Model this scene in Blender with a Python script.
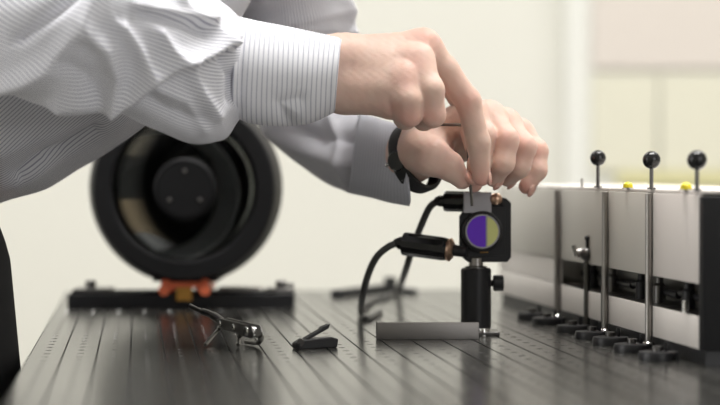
import time; TA=time.time()
import bpy, bmesh, math, random
import numpy as np
from mathutils import Vector, Matrix
random.seed(7); rng = np.random.default_rng(7)
for o in list(bpy.data.objects): bpy.data.objects.remove(o)
scene = bpy.context.scene
COL = scene.collection
CM = 0.01
# ------------------------------------------------------------------ camera
TZ = 0.90                      # table top height
CAMZ = TZ + 0.124
F = 2000.0                     # focal length in pixels of a 720 wide frame (100 mm)
PITCH = math.atan(30.5 / F)
cam = bpy.data.cameras.new('camera'); camo = bpy.data.objects.new('camera', cam); COL.objects.link(camo)
cam.sensor_width = 36; cam.lens = 100; cam.clip_start = 0.05
camo.location = (0, 0, CAMZ); camo.rotation_euler = (math.pi / 2 - PITCH, 0, 0)
cam.dof.use_dof = True; cam.dof.focus_distance = 1.44; cam.dof.aperture_fstop = 4.5
scene.camera = camo
scene.view_settings.view_transform = 'Standard'; scene.view_settings.look = 'None'
scene.view_settings.gamma = 1; scene.view_settings.use_curve_mapping = False
scene.view_settings.exposure = 0.0
# ------------------------------------------------------------------ world and lights
w = bpy.data.worlds.new('world'); scene.world = w; w.use_nodes = True
w.node_tree.nodes['Background'].inputs[0].default_value = (0.93, 0.95, 1, 1)
w.node_tree.nodes['Background'].inputs[1].default_value = 0.9
def area(name, loc, target, sx, sy, power, col=(1, 0.985, 0.96)):
    l = bpy.data.lights.new(name, 'AREA'); l.shape = 'RECTANGLE'; l.size = sx; l.size_y = sy
    l.energy = power; l.color = col
    o = bpy.data.objects.new(name, l); COL.objects.link(o); o.location = loc
    o.rotation_euler = (Vector(target) - Vector(loc)).to_track_quat('-Z', 'Y').to_euler()
    return o
area('ceiling_lamp_light', (0.3, 1.5, 2.62), (0.3, 1.5, 0), 1.2, 0.6, 44)
area('ceiling_lamp_light', (-1.0, 3.0, 2.62), (-1.0, 3.0, 0), 1.2, 0.6, 12)
area('ceiling_lamp_light', (1.3, 3.0, 2.62), (1.3, 3.0, 0), 1.2, 0.6, 12)
area('window_fill_light', (1.6, -1.15, 1.75), (-0.1, 1.5, 1.0), 1.6, 1.3, 18, (1, 0.99, 0.97))
area('window_fill_light', (-2.85, 0.7, 1.65), (-0.1, 1.6, 1.0), 1.3, 1.2, 26, (1, 0.99, 0.97))  # added side light to brighten the tube interior and housing panels

_PC, _PS = math.cos(PITCH), math.sin(PITCH)
def P(px, py, D):
    """point seen at pixel (px,py) standing D centimetres in front of the camera"""
    x = (px - 360) / F; u = (202.5 - py) / F
    dy = _PC + u * _PS; dz = -_PS + u * _PC
    k = D * CM / dy
    return Vector((x * k, D * CM, CAMZ + dz * k))
def G(px, py, z=0.0):
    """point seen at the pixel at height z centimetres above the table"""
    x = (px - 360) / F; u = (202.5 - py) / F
    dy = _PC + u * _PS; dz = -_PS + u * _PC
    k = (TZ + z * CM - CAMZ) / dz
    return Vector((x * k, dy * k, TZ + z * CM))

# ------------------------------------------------------------------ materials
MATS = {}
def mat(name, col, rough=0.5, metal=0.0, spec=0.5, noise=0.0, nscale=40, bump=0.0, bscale=200, emit=None, coat=0, sss=0, trans=0, ior=1.45):
    m = bpy.data.materials.new(name); m.use_nodes = True; nt = m.node_tree; b = nt.nodes['Principled BSDF']
    b.inputs['Base Color'].default_value = (*col, 1); b.inputs['Roughness'].default_value = rough
    b.inputs['Metallic'].default_value = metal; b.inputs['Specular IOR Level'].default_value = spec
    b.inputs['Coat Weight'].default_value = coat; b.inputs['IOR'].default_value = ior
    b.inputs['Transmission Weight'].default_value = trans
    if sss:
        b.inputs['Subsurface Weight'].default_value = sss
        b.inputs['Subsurface Radius'].default_value = (0.006, 0.0025, 0.0015); b.inputs['Subsurface Scale'].default_value = 1.0
    tc = nt.nodes.new('ShaderNodeTexCoord')
    n = nt.nodes.new('ShaderNodeTexNoise'); n.inputs['Scale'].default_value = nscale; n.inputs['Detail'].default_value = 4
    nt.links.new(tc.outputs['Object'], n.inputs['Vector'])
    r = nt.nodes.new('ShaderNodeMix'); r.data_type = 'RGBA'
    k = max(noise, 0.02)
    r.inputs[6].default_value = (*[c * (1 - k) for c in col], 1); r.inputs[7].default_value = (*[min(1, c * (1 + k)) for c in col], 1)
    nt.links.new(n.outputs['Fac'], r.inputs[0]); nt.links.new(r.outputs[2], b.inputs['Base Color'])
    if bump:
        n2 = nt.nodes.new('ShaderNodeTexNoise'); n2.inputs['Scale'].default_value = bscale; n2.inputs['Detail'].default_value = 3
        nt.links.new(tc.outputs['Object'], n2.inputs['Vector'])
        bp = nt.nodes.new('ShaderNodeBump'); bp.inputs['Strength'].default_value = bump; bp.inputs['Distance'].default_value = 0.001
        nt.links.new(n2.outputs['Fac'], bp.inputs['Height']); nt.links.new(bp.outputs['Normal'], b.inputs['Normal'])
    if emit:
        b.inputs['Emission Color'].default_value = (*emit[0], 1); b.inputs['Emission Strength'].default_value = emit[1]
    MATS[name] = m; return m
M_wall = mat('wall_paint', (0.77, 0.76, 0.70), 0.9, noise=0.02, nscale=3)
M_wallw = mat('ceiling_paint', (0.86, 0.86, 0.84), 0.9)
M_floor = mat('grey_vinyl', (0.40, 0.39, 0.36), 0.5, noise=0.06, nscale=8)
M_table = mat('black_anodised_top', (0.030, 0.029, 0.026), 0.20, spec=0.8, ior=2.0, noise=0.15, nscale=6, bump=0.03, bscale=500)
M_hole = mat('threaded_hole', (0.012, 0.012, 0.012), 0.5)
M_black = mat('black_anodised', (0.016, 0.016, 0.018), 0.42, noise=0.1)
M_cable = mat('grey_cable_jacket', (0.055, 0.055, 0.052), 0.5)
M_blackg = mat('black_gloss', (0.012, 0.012, 0.013), 0.18, noise=0.1)
M_rubber = mat('black_rubber', (0.02, 0.02, 0.021), 0.6)
M_tube = mat('telescope_black', (0.010, 0.010, 0.011), 0.6, spec=0.3)
M_inner = mat('flocked_black', (0.008, 0.008, 0.008), 0.8)
M_grey = mat('grey_baffle', (0.60, 0.62, 0.63), 0.5)
M_steel = mat('brushed_steel', (0.42, 0.40, 0.38), 0.35, metal=1, noise=0.08, bump=0.05, bscale=900)
M_bar = mat('bead_blasted_steel', (0.30, 0.285, 0.275), 0.5, metal=1, noise=0.06)
M_chrome = mat('polished_steel', (0.75, 0.74, 0.72), 0.18, metal=1)
M_dsteel = mat('dark_steel', (0.16, 0.155, 0.15), 0.35, metal=1, noise=0.1)
M_copper = mat('copper_bronze', (0.62, 0.42, 0.30), 0.35, metal=0.9, noise=0.1)
M_orange = mat('orange_anodised', (0.80, 0.18, 0.08), 0.45, noise=0.1)
M_ochre = mat('ochre_anodised', (0.55, 0.28, 0.05), 0.4)
M_panel = mat('light_grey_enamel', (0.64, 0.615, 0.56), 0.45, noise=0.03, nscale=15)
M_panelp = mat('warm_grey_enamel', (0.75, 0.70, 0.66), 0.45, noise=0.03, nscale=15)
M_panell = mat('pale_enamel', (0.72, 0.68, 0.64), 0.5, noise=0.03)
M_yellow = mat('yellow_plastic', (0.85, 0.70, 0.02), 0.35)
M_glass = mat('clear_glass', (1, 1, 1), 0.0, trans=1.0, ior=1.5)
def thin_glass():
    # coated thin plate: mostly clear, Fresnel reflection on top
    m = M_glass; nt = m.node_tree; out = nt.nodes['Material Output']
    t = nt.nodes.new('ShaderNodeBsdfTransparent'); g = nt.nodes.new('ShaderNodeBsdfGlossy'); f = nt.nodes.new('ShaderNodeFresnel'); x = nt.nodes.new('ShaderNodeMixShader')
    t.inputs[0].default_value = (.97, .98, .97, 1); g.inputs['Roughness'].default_value = .02; f.inputs[0].default_value = 1.3
    nt.links.new(f.outputs[0], x.inputs[0]); nt.links.new(t.outputs[0], x.inputs[1]); nt.links.new(g.outputs[0], x.inputs[2]); nt.links.new(x.outputs[0], out.inputs[0])
thin_glass()
M_mirror = mat('mirror_coating', (0.85, 0.86, 0.85), 0.03, metal=1)
M_purple = mat('purple_reflection_paint', (0.17, 0.05, 0.66), 0.25, noise=0.1)  # dichroic reflection on the optic's left half, painted as flat colour
M_lime = mat('yellow_green_reflection_paint', (0.72, 0.74, 0.30), 0.25, noise=0.1)  # the right half's reflection, likewise put in as colour
M_bezel = mat('bezel_grey', (0.40, 0.39, 0.41), 0.4, metal=0.6)
M_trouser = mat('black_trouser_cloth', (0.012, 0.012, 0.013), 0.9, bump=0.2, bscale=900)
M_hair = mat('dark_brown_hair', (0.05, 0.03, 0.02), 0.5)
M_shoe = mat('black_leather', (0.02, 0.018, 0.017), 0.35)
M_cabp = mat('pinkish_laminate', (0.71, 0.65, 0.60), 0.7)
M_cabc = mat('cream_laminate', (0.74, 0.72, 0.60), 0.7)
M_cabw = mat('white_laminate', (0.80, 0.80, 0.76), 0.7)
M_shelf = mat('pale_yellow_edging', (0.72, 0.68, 0.38), 0.7)
M_eye = mat('eye_white', (0.8, 0.8, 0.78), 0.2)
M_nail = mat('fingernail', (0.70, 0.42, 0.35), 0.3, sss=0.2)
M_red = mat('red_knit', (0.45, 0.05, 0.09), 0.8)
M_brown = mat('brown_board', (0.16, 0.12, 0.08), 0.7)
M_lamp = mat('lamp_diffuser', (1, 1, 1), 0.5, emit=((1, 0.97, 0.92), 3.0))

def skin_mat():
    m = mat('skin', (0.71, 0.52, 0.435), 0.48, spec=0.35, noise=0.0, sss=0.25, bump=0.12, bscale=420)
    nt = m.node_tree; b = nt.nodes['Principled BSDF']; 
    src = b.inputs['Base Color'].links[0].from_socket
    at = nt.nodes.new('ShaderNodeAttribute'); at.attribute_name = 'flush'
    mx = nt.nodes.new('ShaderNodeMix'); mx.data_type = 'RGBA'
    n = nt.nodes.new('ShaderNodeTexNoise'); n.inputs['Scale'].default_value = 55
    ad = nt.nodes.new('ShaderNodeMath'); ad.operation = 'MULTIPLY_ADD'; ad.inputs[1].default_value = 0.5; ad.inputs[2].default_value = -0.12
    tc = nt.nodes.new('ShaderNodeTexCoord'); nt.links.new(tc.outputs['Object'], n.inputs['Vector'])
    nt.links.new(n.outputs['Fac'], ad.inputs[0])
    a2 = nt.nodes.new('ShaderNodeMath'); a2.operation = 'ADD'; a2.use_clamp = True
    nt.links.new(ad.outputs[0], a2.inputs[0]); nt.links.new(at.outputs['Fac'], a2.inputs[1])
    nt.links.new(a2.outputs[0], mx.inputs[0]); nt.links.new(src, mx.inputs[6])
    mx.inputs[7].default_value = (0.70, 0.36, 0.30, 1)
    nt.links.new(mx.outputs[2], b.inputs['Base Color'])
    return m
M_skin = skin_mat()

def shirt_mat(name, axis, pitch, width, base=(0.80, 0.80, 0.84), stripe=(0.36, 0.36, 0.44)):
    """woven stripes read from the cloth's own UV (centimetres)"""
    m = bpy.data.materials.new(name); m.use_nodes = True; nt = m.node_tree; b = nt.nodes['Principled BSDF']
    b.inputs['Roughness'].default_value = 0.85; b.inputs['Specular IOR Level'].default_value = 0.2
    b.inputs['Sheen Weight'].default_value = 0.15
    uv = nt.nodes.new('ShaderNodeUVMap'); uv.uv_map = 'cloth'
    sp = nt.nodes.new('ShaderNodeSeparateXYZ'); nt.links.new(uv.outputs[0], sp.inputs[0])
    md = nt.nodes.new('ShaderNodeMath'); md.operation = 'DIVIDE'; md.inputs[1].default_value = pitch
    nt.links.new(sp.outputs[axis], md.inputs[0])
    fr = nt.nodes.new('ShaderNodeMath'); fr.operation = 'PINGPONG'; fr.inputs[1].default_value = 0.5
    nt.links.new(md.outputs[0], fr.inputs[0])
    mr = nt.nodes.new('ShaderNodeMapRange'); mr.inputs[1].default_value = width; mr.inputs[2].default_value = width + 0.06
    mr.inputs[3].default_value = 1; mr.inputs[4].default_value = 0
    nt.links.new(fr.outputs[0], mr.inputs[0])
    mx = nt.nodes.new('ShaderNodeMix'); mx.data_type = 'RGBA'
    mx.inputs[6].default_value = (*base, 1); mx.inputs[7].default_value = (*stripe, 1)
    nt.links.new(mr.outputs[0], mx.inputs[0]); nt.links.new(mx.outputs[2], b.inputs['Base Color'])
    n2 = nt.nodes.new('ShaderNodeTexNoise'); n2.inputs['Scale'].default_value = 12
    nt.links.new(uv.outputs[0], n2.inputs['Vector'])
    bp = nt.nodes.new('ShaderNodeBump'); bp.inputs['Strength'].default_value = 0.15; bp.inputs['Distance'].default_value = 0.0006
    nt.links.new(n2.outputs['Fac'], bp.inputs['Height']); nt.links.new(bp.outputs['Normal'], b.inputs['Normal'])
    return m
M_sleeve = shirt_mat('striped_cotton_lengthwise', 1, 0.26, 0.12)
M_cuff = shirt_mat('striped_cotton_crosswise', 0, 0.36, 0.08, stripe=(0.46, 0.46, 0.54))
M_fcuff = shirt_mat('cotton_painted_shade', 0, 0.38, 0.06, base=(0.60, 0.61, 0.67), stripe=(0.50, 0.51, 0.57))  # greyer base carries the shade on the far cuff

# ------------------------------------------------------------------ mesh helpers
def link(name, me, m, parent=None, smooth=False, world=True):
    o = bpy.data.objects.new(name, me); COL.objects.link(o)
    if m is not None:
        for mm in (m if isinstance(m, (list, tuple)) else [m]): me.materials.append(mm)
    if parent is not None:
        o.parent = parent
        if world: o.matrix_parent_inverse = parent.matrix_basis.inverted()
    if smooth:
        me.polygons.foreach_set('use_smooth', [True] * len(me.polygons))
    return o
def tag(o, label=None, cat=None, group=None, kind=None):
    if label: o['label'] = label
    if cat: o['category'] = cat
    if group: o['group'] = group
    if kind: o['kind'] = kind
    return o
def empty(name, loc, label=None, cat=None, group=None, rz=0):
    o = bpy.data.objects.new(name, None); COL.objects.link(o); o.location = loc; o.rotation_euler = (0, 0, rz)
    o.empty_display_size = 0.02
    tag(o, label, cat, group); return o
def sharp(me, ang=35):
    me.polygons.foreach_set('use_smooth', [True] * len(me.polygons))
    bm = bmesh.new(); bm.from_mesh(me)
    for e in bm.edges:
        if len(e.link_faces) == 2 and e.calc_face_angle(0) > math.radians(ang): e.smooth = False
    bm.to_mesh(me); bm.free()
class B:
    """collects shapes into one mesh; all coordinates in metres"""
    def __init__(s): s.bm = bmesh.new()
    def box(s, lo, hi, M=None, bev=0.0, seg=2, mi=0):
        c = [(a + b) / 2 for a, b in zip(lo, hi)]; d = [abs(b - a) for a, b in zip(lo, hi)]
        r = bmesh.ops.create_cube(s.bm, size=1, matrix=Matrix.Translation(c) @ Matrix.Diagonal((*d, 1)))
        vs = r['verts']
        if bev:
            es = list({e for v in vs for e in v.link_edges})
            rr = bmesh.ops.bevel(s.bm, geom=es, offset=bev, segments=seg, affect='EDGES', profile=0.5)
            vs = list({v for f in rr['faces'] for v in f.verts} | {v for v in vs if v.is_valid})
        if M is not None: bmesh.ops.transform(s.bm, matrix=M, verts=vs)
        for f in {f for v in vs for f in v.link_faces}: f.material_index = mi
        return s
    def rings(s, rings, close=True, cap=True, mi=0):
        n = len(rings[0]); vv = [[s.bm.verts.new(p) for p in r] for r in rings]
        for i in range(len(rings) - 1):
            for j in range(n if close else n - 1):
                k = (j + 1) % n
                s.bm.faces.new((vv[i][j], vv[i][k], vv[i + 1][k], vv[i + 1][j])).material_index = mi
        if cap and close:
            s.bm.faces.new(vv[0][::-1]).material_index = mi; s.bm.faces.new(vv[-1]).material_index = mi
        return s
    def lathe(s, prof, a, d, n=32, cap=True, mi=0):
        """prof: (radius, distance along d) from point a"""
        a = Vector(a); d = Vector(d).normalized(); u = d.orthogonal().normalized(); v = d.cross(u)
        R = [[a + d * t + (u * math.cos(2 * math.pi * j / n) + v * math.sin(2 * math.pi * j / n)) * max(r, 1e-5) for j in range(n)] for r, t in prof]
        return s.rings(R, cap=cap, mi=mi)
    def cyl(s, a, b, r, n=24, r2=None, bev=0.0, mi=0):
        a = Vector(a); b = Vector(b); L = (b - a).length; r2 = r if r2 is None else r2
        pr = [(r, 0), (r2, L)] if not bev else [(r - bev, 0), (r, bev), (r2, L - bev), (r2 - bev, L)]
        return s.lathe(pr, a, b - a, n, mi=mi)
    def tube(s, pts, r, n=12, mi=0):
        pts = [Vector(p) for p in pts]; R = []; ref = None
        for i, p in enumerate(pts):
            t = (pts[min(i + 1, len(pts) - 1)] - pts[max(i - 1, 0)]).normalized()
            if ref is None: ref = t.orthogonal().normalized()
            ref = (ref - t * ref.dot(t)).normalized(); v = t.cross(ref)
            rr = r[i] if isinstance(r, (list, tuple)) else r
            R.append([p + (ref * math.cos(2 * math.pi * j / n) + v * math.sin(2 * math.pi * j / n)) * rr for j in range(n)])
        return s.rings(R, mi=mi)
    def sphere(s, c, r, n=24, mi=0, M=None):
        rr = bmesh.ops.create_uvsphere(s.bm, u_segments=n, v_segments=n // 2, radius=r, matrix=(M if M is not None else Matrix.Translation(c)))
        for f in {f for v in rr['verts'] for f in v.link_faces}: f.material_index = mi
        return s
    def prism(s, poly, z0, z1, M=None, mi=0):
        a = [Vector((x, y, z0)) for x, y in poly]; b = [Vector((x, y, z1)) for x, y in poly]
        if M is not None: a = [M @ p for p in a]; b = [M @ p for p in b]
        return s.rings([a, b], mi=mi)
    def build(s, name, m, parent=None, ang=35, bev=0.0, world=True):
        bmesh.ops.recalc_face_normals(s.bm, faces=s.bm.faces)
        me = bpy.data.meshes.new(name); s.bm.to_mesh(me); s.bm.free(); sharp(me, ang)
        o = link(name, me, m, parent, world=world)
        if bev:
            md = o.modifiers.new('bevel', 'BEVEL'); md.width = bev; md.segments = 2; md.limit_method = 'ANGLE'; md.angle_limit = math.radians(40)
        return o
def spline(pts, n=8):
    """Catmull-Rom through the points"""
    pts = [Vector(p) for p in pts]; out = []
    q = [pts[0] * 2 - pts[1]] + pts + [pts[-1] * 2 - pts[-2]]
    for i in range(1, len(q) - 2):
        for k in range(n):
            t = k / n; a, b, c, d = q[i - 1], q[i], q[i + 1], q[i + 2]
            out.append(0.5 * ((2 * b) + (c - a) * t + (2 * a - 5 * b + 4 * c - d) * t * t + (3 * b - a - 3 * c + d) * t ** 3))
    out.append(pts[-1]); return out

# ================================================================== the room
def struct(name, m, lo, hi):
    o = B().box(lo, hi).build(name, m); o['kind'] = 'structure'; return o
struct('floor', M_floor, (-3, -2.2, -0.1), (3.2, 4.2, 0))
struct('ceiling', M_wallw, (-3, -2.2, 2.7), (3.2, 4.2, 2.8))
struct('wall_back', M_wall, (-3, 4.0, 0), (3.2, 4.2, 2.7))
b = B(); b.box((-3.2, -2.2, 0), (-3, 0.0, 2.7)).box((-3.2, 1.4, 0), (-3, 4.2, 2.7)).box((-3.2, 0.0, 0), (-3, 1.4, 1.0)).box((-3.2, 0.0, 2.3), (-3, 1.4, 2.7))
o = b.build('wall_left', M_wall); o['kind'] = 'structure'
b = B()
for y in (0.0, 0.67, 1.34): b.box((-3.14, y, 1.0), (-3.06, y + 0.06, 2.3))
b.box((-3.14, 0.0, 1.0), (-3.06, 1.4, 1.06)).box((-3.14, 0.0, 2.24), (-3.06, 1.4, 2.3))
o = b.build('added_window', M_cabw, bev=0.005); o['kind'] = 'structure'  # window added here to go with the extra side light
struct('wall_right', M_wall, (3.2, -2.2, 0), (3.4, 4.2, 2.7))
b = B(); b.box((-3, -2.4, 0), (0.6, -2.2, 2.7)).box((2.8, -2.4, 0), (3.2, -2.2, 2.7)).box((0.6, -2.4, 0), (2.8, -2.2, 1.0)).box((0.6, -2.4, 2.4), (2.8, -2.2, 2.7))
o = b.build('wall_front', M_wall); o['kind'] = 'structure'
b = B()
for x in (0.6, 1.68, 2.74): b.box((x, -2.34, 1.0), (x + 0.06, -2.26, 2.4))
b.box((0.6, -2.34, 1.0), (2.8, -2.26, 1.06)).box((0.6, -2.34, 2.34), (2.8, -2.26, 2.4))
o = b.build('window_1', M_cabw, bev=0.005); o['kind'] = 'structure'
struct('baseboard_back', M_cabw, (-3, 3.98, 0), (3.2, 4.0, 0.1))
for i, (x, y) in enumerate(((0.3, 1.5), (-1.0, 3.0), (1.3, 3.0))):
    t = empty('ceiling_light', (x, y, 2.7), ['rectangular ceiling light above the perforated black table', 'rectangular ceiling light near the back wall, left one of two', 'rectangular ceiling light near the back wall, right one of two'][i], 'ceiling light', 'rectangular ceiling lights')
    B().box((x - 0.63, y - 0.33, 2.65), (x + 0.63, y + 0.33, 2.70)).build('frame', M_cabw, t, bev=0.004)
    B().box((x - 0.6, y - 0.3, 2.63), (x + 0.6, y + 0.3, 2.648)).build('diffuser', M_lamp, t)

# dark board added behind the camera for the telescope mirror to reflect
pt = empty('reflection_board', (-0.2, -1.6, 0), 'unseen dark board added behind the camera for the telescope mirror to reflect', 'reflection_board')
B().box((-0.72, -1.62, 0.1), (0.9, -1.58, 1.9)).build('board', M_tube, pt, bev=.003)
B().box((-0.05, -1.578, 1.10), (0.6, -1.57, 1.75)).build('added_brown_board', M_brown, pt, bev=.003)  # added to appear as the brown patch in the telescope mirror
for x in (-0.65, 0.8): B().box((x - .02, -1.85, 0), (x + .02, -1.35, .1)).build('foot', M_black, pt)
# cabinet against the back wall, right
cd = 395
xl = P(592, 100, cd).x; xs = P(658, 100, cd).x; xr = 2.1
z70 = P(0, 71, cd).z; z176 = P(0, 178, cd).z
cab = empty('wall_cabinet', (xl, 3.95, 0), 'tall pale laminate cupboard against the back wall behind the ball knobs', 'cabinet')
B().box((xl - 0.05, 3.955, 0.1), (xr, 4.0, 2.3)).build('carcass', M_cabw, cab)
B().box((xl, 3.94, z70 + 0.004), (xr, 3.955, 2.28)).build('upper_panel', M_cabp, cab, bev=0.002)['label'] = 'pinkish upper panel'
for a_, b_ in ((xl, xs - 0.003), (xs + 0.003, xs + 0.5), (xs + 0.506, xr)):
    B().box((a_, 3.94, z176 + 0.012), (b_, 3.955, z70 - 0.006)).build('door', M_cabc, cab, bev=0.002)
B().box((xl + 0.05, 3.93, z176 - 0.014), (xr, 3.955, z176 + 0.01)).build('shelf_edge', M_shelf, cab)['label'] = 'pale yellow shelf edge'
for a_, b_ in ((xl, xs - 0.003), (xs + 0.003, xs + 0.5), (xs + 0.506, xr)):
    B().box((a_, 3.94, 0.12), (b_, 3.955, z176 - 0.02)).build('door', M_cabc, cab, bev=0.002)

# ================================================================== optical table
AT = math.atan(223 / F)
vD = Vector((-math.sin(AT), math.cos(AT), 0)); uD = Vector((math.cos(AT), math.sin(AT), 0))
corner = G(58, 306)                        # a point of the left edge
corner = corner + vD * ((2.07 - corner.y) / vD.y)   # far left corner
PU, PV = 0.0228, 0.025
NU, NV = 46, 62
MT = Matrix.Translation(corner) @ Matrix.Rotation(AT, 4, 'Z')   # local x right, -y towards the camera
tbl = empty('optical_table', (*(corner + uD * 0.5 - vD * 0.7).xy, 0), 'black perforated metal optical table with rows of small threaded holes', 'table')
def tabletop():
    # a grid of cells, each with an 8-sided bored and chamfered hole; local x from 0, y from 0 to negative
    V = []; Fc = []; mi = []
    off = []
    h = []
    K = 8
    r1, r2 = 0.0026, 0.0020
    GW, GD = 0.0006, 0.0010
    ang = [math.pi / 4 * k for k in range(K)]
    sq = [(1, 0), (1, 1), (0, 1), (-1, 1), (-1, 0), (-1, -1), (0, -1), (1, -1)]
    tmpl = [(x * (PU / 2 - GW), y * PV / 2, 0) for x, y in sq]
    tmpl += [(r1 * math.cos(a), r1 * math.sin(a), 0) for a in ang]
    tmpl += [(r2 * math.cos(a), r2 * math.sin(a), -0.0008) for a in ang]
    tmpl += [(r2 * math.cos(a), r2 * math.sin(a), -0.009) for a in ang]
    F0 = []; M0 = []
    for k in range(K):
        l = (k + 1) % K
        F0.append((k, l, 8 + l, 8 + k)); M0.append(0)
        F0.append((8 + k, 8 + l, 16 + l, 16 + k)); M0.append(0)
        F0.append((16 + k, 16 + l, 24 + l, 24 + k)); M0.append(1)
    e = PU / 2 - GW
    tmpl += [(e, PV / 2, -GD), (e, -PV / 2, -GD), (PU / 2 + GW, PV / 2, -GD), (PU / 2 + GW, -PV / 2, -GD), (PU / 2 + GW, PV / 2, 0), (PU / 2 + GW, -PV / 2, 0), (e, 0, -GD), (PU / 2 + GW, 0, -GD), (PU / 2 + GW, 0, 0)]
    F0 += [(0, 1, 32, 38), (7, 0, 38, 33), (38, 32, 34, 39), (33, 38, 39, 35), (39, 34, 36, 40), (35, 39, 40, 37)]; M0 += [1] * 6
    NT = len(tmpl)
    tm = np.array(tmpl); F0 = np.array(F0)
    allv = []; allf = []; allm = []
    for i in range(NU):
        for j in range(NV):
            c = np.array([(i + 0.5) * PU, -(j + 0.5) * PV, 0])
            allf.append(F0 + len(allv) * NT); allv.append(tm + c); allm += M0
    V = np.concatenate(allv); Q = np.concatenate(allf)
    W = NU * PU; L = NV * PV
    nb = len(V)
    box = np.array([(0, 0, 0), (W, 0, 0), (W, -L, 0), (0, -L, 0), (0, 0, -0.06), (W, 0, -0.06), (W, -L, -0.06), (0, -L, -0.06)], float)
    V = np.concatenate([V, box])
    Q2 = [(0, 1, 5, 4), (1, 2, 6, 5), (2, 3, 7, 6), (3, 0, 4, 7), (4, 5, 6, 7)]
    # hole floors
    ff = [tuple(int(x) for x in q) for q in Q] + [tuple(nb + x for x in q) for q in Q2]
    ff += [tuple(c * NT + 24 + k for k in range(8)) for c in range(NU * NV)]
    me = bpy.data.meshes.new('tabletop'); me.from_pydata(V.tolist(), [], ff); 
    me.materials.append(M_table); me.materials.append(M_hole)
    me.polygons.foreach_set('material_index', np.array(allm + [0] * 5 + [1] * (NU * NV), dtype=np.int32))
    bm = bmesh.new(); bm.from_mesh(me); bmesh.ops.remove_doubles(bm, verts=bm.verts, dist=1e-5); bm.to_mesh(me); bm.free()
    o = bpy.data.objects.new('tabletop', me); COL.objects.link(o)
    o.parent = tbl; o.matrix_world = MT; o.matrix_parent_inverse = tbl.matrix_basis.inverted(); o.matrix_basis = Matrix.Translation(corner) @ Matrix.Rotation(AT, 4, 'Z')
    return o
top = tabletop()
W_T, L_T = NU * PU, NV * PV
for sx, sy in ((0.1, -0.1), (W_T - 0.1, -0.1), (0.1, -L_T + 0.1), (W_T - 0.1, -L_T + 0.1)):
    c = MT @ Vector((sx, sy, 0))
    B().box((c.x - 0.05, c.y - 0.05, 0.03), (c.x + 0.05, c.y + 0.05, TZ - 0.06)).cyl((c.x, c.y, 0), (c.x, c.y, 0.03), 0.04).build('leg', M_black, tbl, bev=0.004)

print('TICK table',time.time()-TA)
# ================================================================== telescope
yaw = math.radians(3.0)                     # tube turned slightly towards the camera
ft = P(184, 188.5, 180)
tel = empty('telescope', (ft.x, ft.y + 0.1, TZ), 'large black reflecting telescope seen from the front behind the hands', 'telescope')
ax = Vector((math.sin(-yaw) , math.cos(yaw), 0)).normalized()   # from the mouth to the rear, leaning right
def tl(prof, name, m, n=96, cap=False, par=tel, start=0.0):
    return B().lathe(prof, ft + ax * start, ax, n, cap=cap).build(name, m, par)
# front ring with thickness
tl([(.0652, .012), (.0652, .0), (.067, -.002), (.0800, -.002), (.0820, 0), (.0865, .030), (.0895, .055), (.0895, .075), (.086, .078), (.076, .078), (.0652, .05), (.0652, .012)], 'front_ring', M_tube)
tl([(.078, .07), (.078, .25), (.079, .252), (.079, .27), (.076, .275), (.02, .277), (.0, .277)], 'tube', M_tube)
tl([(.0760, .05), (.0760, .262)], 'inner_wall', M_inner)
tl([(.0668, .010), (.0, .010)], 'corrector_plate', M_glass) if False else None
# secondary mirror housing carried by the front glass
sh = B().lathe([(.0, -.010), (.0235, -.010), (.0255, -.008), (.0255, .002), (.0285, .004), (.0285, .012), (.02, .016), (.018, .03), (0, .03)], ft + Vector((0.001, 0, -0.0005)), ax, 64).build('secondary_housing', M_tube, tel)
right = Vector((ax.y, -ax.x, 0)); upv = Vector((0, 0, 1))
sc = ft + Vector((0.001, 0, -0.0005)) - ax * 0.010
for a_ in (90, 215, 325):
    c = sc + right * (0.0165 * math.cos(math.radians(a_))) + upv * (0.0165 * math.sin(math.radians(a_)))
    B().lathe([(0.0, -.0012), (.0014, -.001), (.0018, 0), (.0018, .001)], c, ax, 16).build('collimation_screw', M_steel, sh)
B().lathe([(.0235, 0), (.0235, -.0016), (.0255, -.0016), (.0255, 0.0)], ft + Vector((0.001, 0, -0.0005)) - ax * 0.0085, ax, 64, cap=False).build('bezel', M_blackg, sh)
# primary mirror: concave, at the bottom of the tube
prof = []
Rc = 0.62
for k in range(25):
    r = .019 + (.0745 - .019) * k / 24
    prof.append((r, -r * r / (2 * Rc)))
B().lathe(prof, ft + ax * 0.245, ax, 96, cap=False).build('primary_mirror', M_mirror, tel)
tl([(.0185, .10), (.0185, .25), (.0165, .25), (.0165, .10), (.0185, .10)], 'baffle_tube', M_inner)
# grey conical sleeve inside the mouth, set off towards the left
c0_, c1_ = P(172, 194, 184.5), P(159, 191, 191)
def circ(c, r): return [c + right * (r * math.cos(2 * math.pi * k / 96)) + upv * (r * math.sin(2 * math.pi * k / 96)) for k in range(96)]
B().rings([circ(c0_, .0620), circ(c0_, .0605), circ(c1_, .0560), circ(c1_, .0580), circ(c0_, .0620)], cap=False).build('baffle_sleeve', M_grey, tel)
bc = ft + ax * 0.066; bv = B()
arc = lambda r_, d_: [bc + ax * d_ + right * (r_ * math.cos(math.radians(t_))) + upv * (r_ * math.sin(math.radians(t_))) for t_ in range(-75, 61, 3)]
bv.rings([arc(.0560, 0), arc(.0640, .0012), arc(.0745, .0032)], close=False, cap=False)  # mirror strip added and tilted to return bright window and wall
bvo = bv.build('added_mirror_arc', M_mirror, tel); bvo['label'] = 'added mirror arc inside the mouth, tilted to give bright reflections'
md = bvo.modifiers.new('thickness', 'SOLIDIFY'); md.thickness = .001
# front glass: thin plate with two faces
B().lathe([(0, .0), (.0652, .0), (.0652, .003), (0, .003)], ft + ax * 0.012, ax, 96).build('corrector_plate', M_glass, tel)
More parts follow.
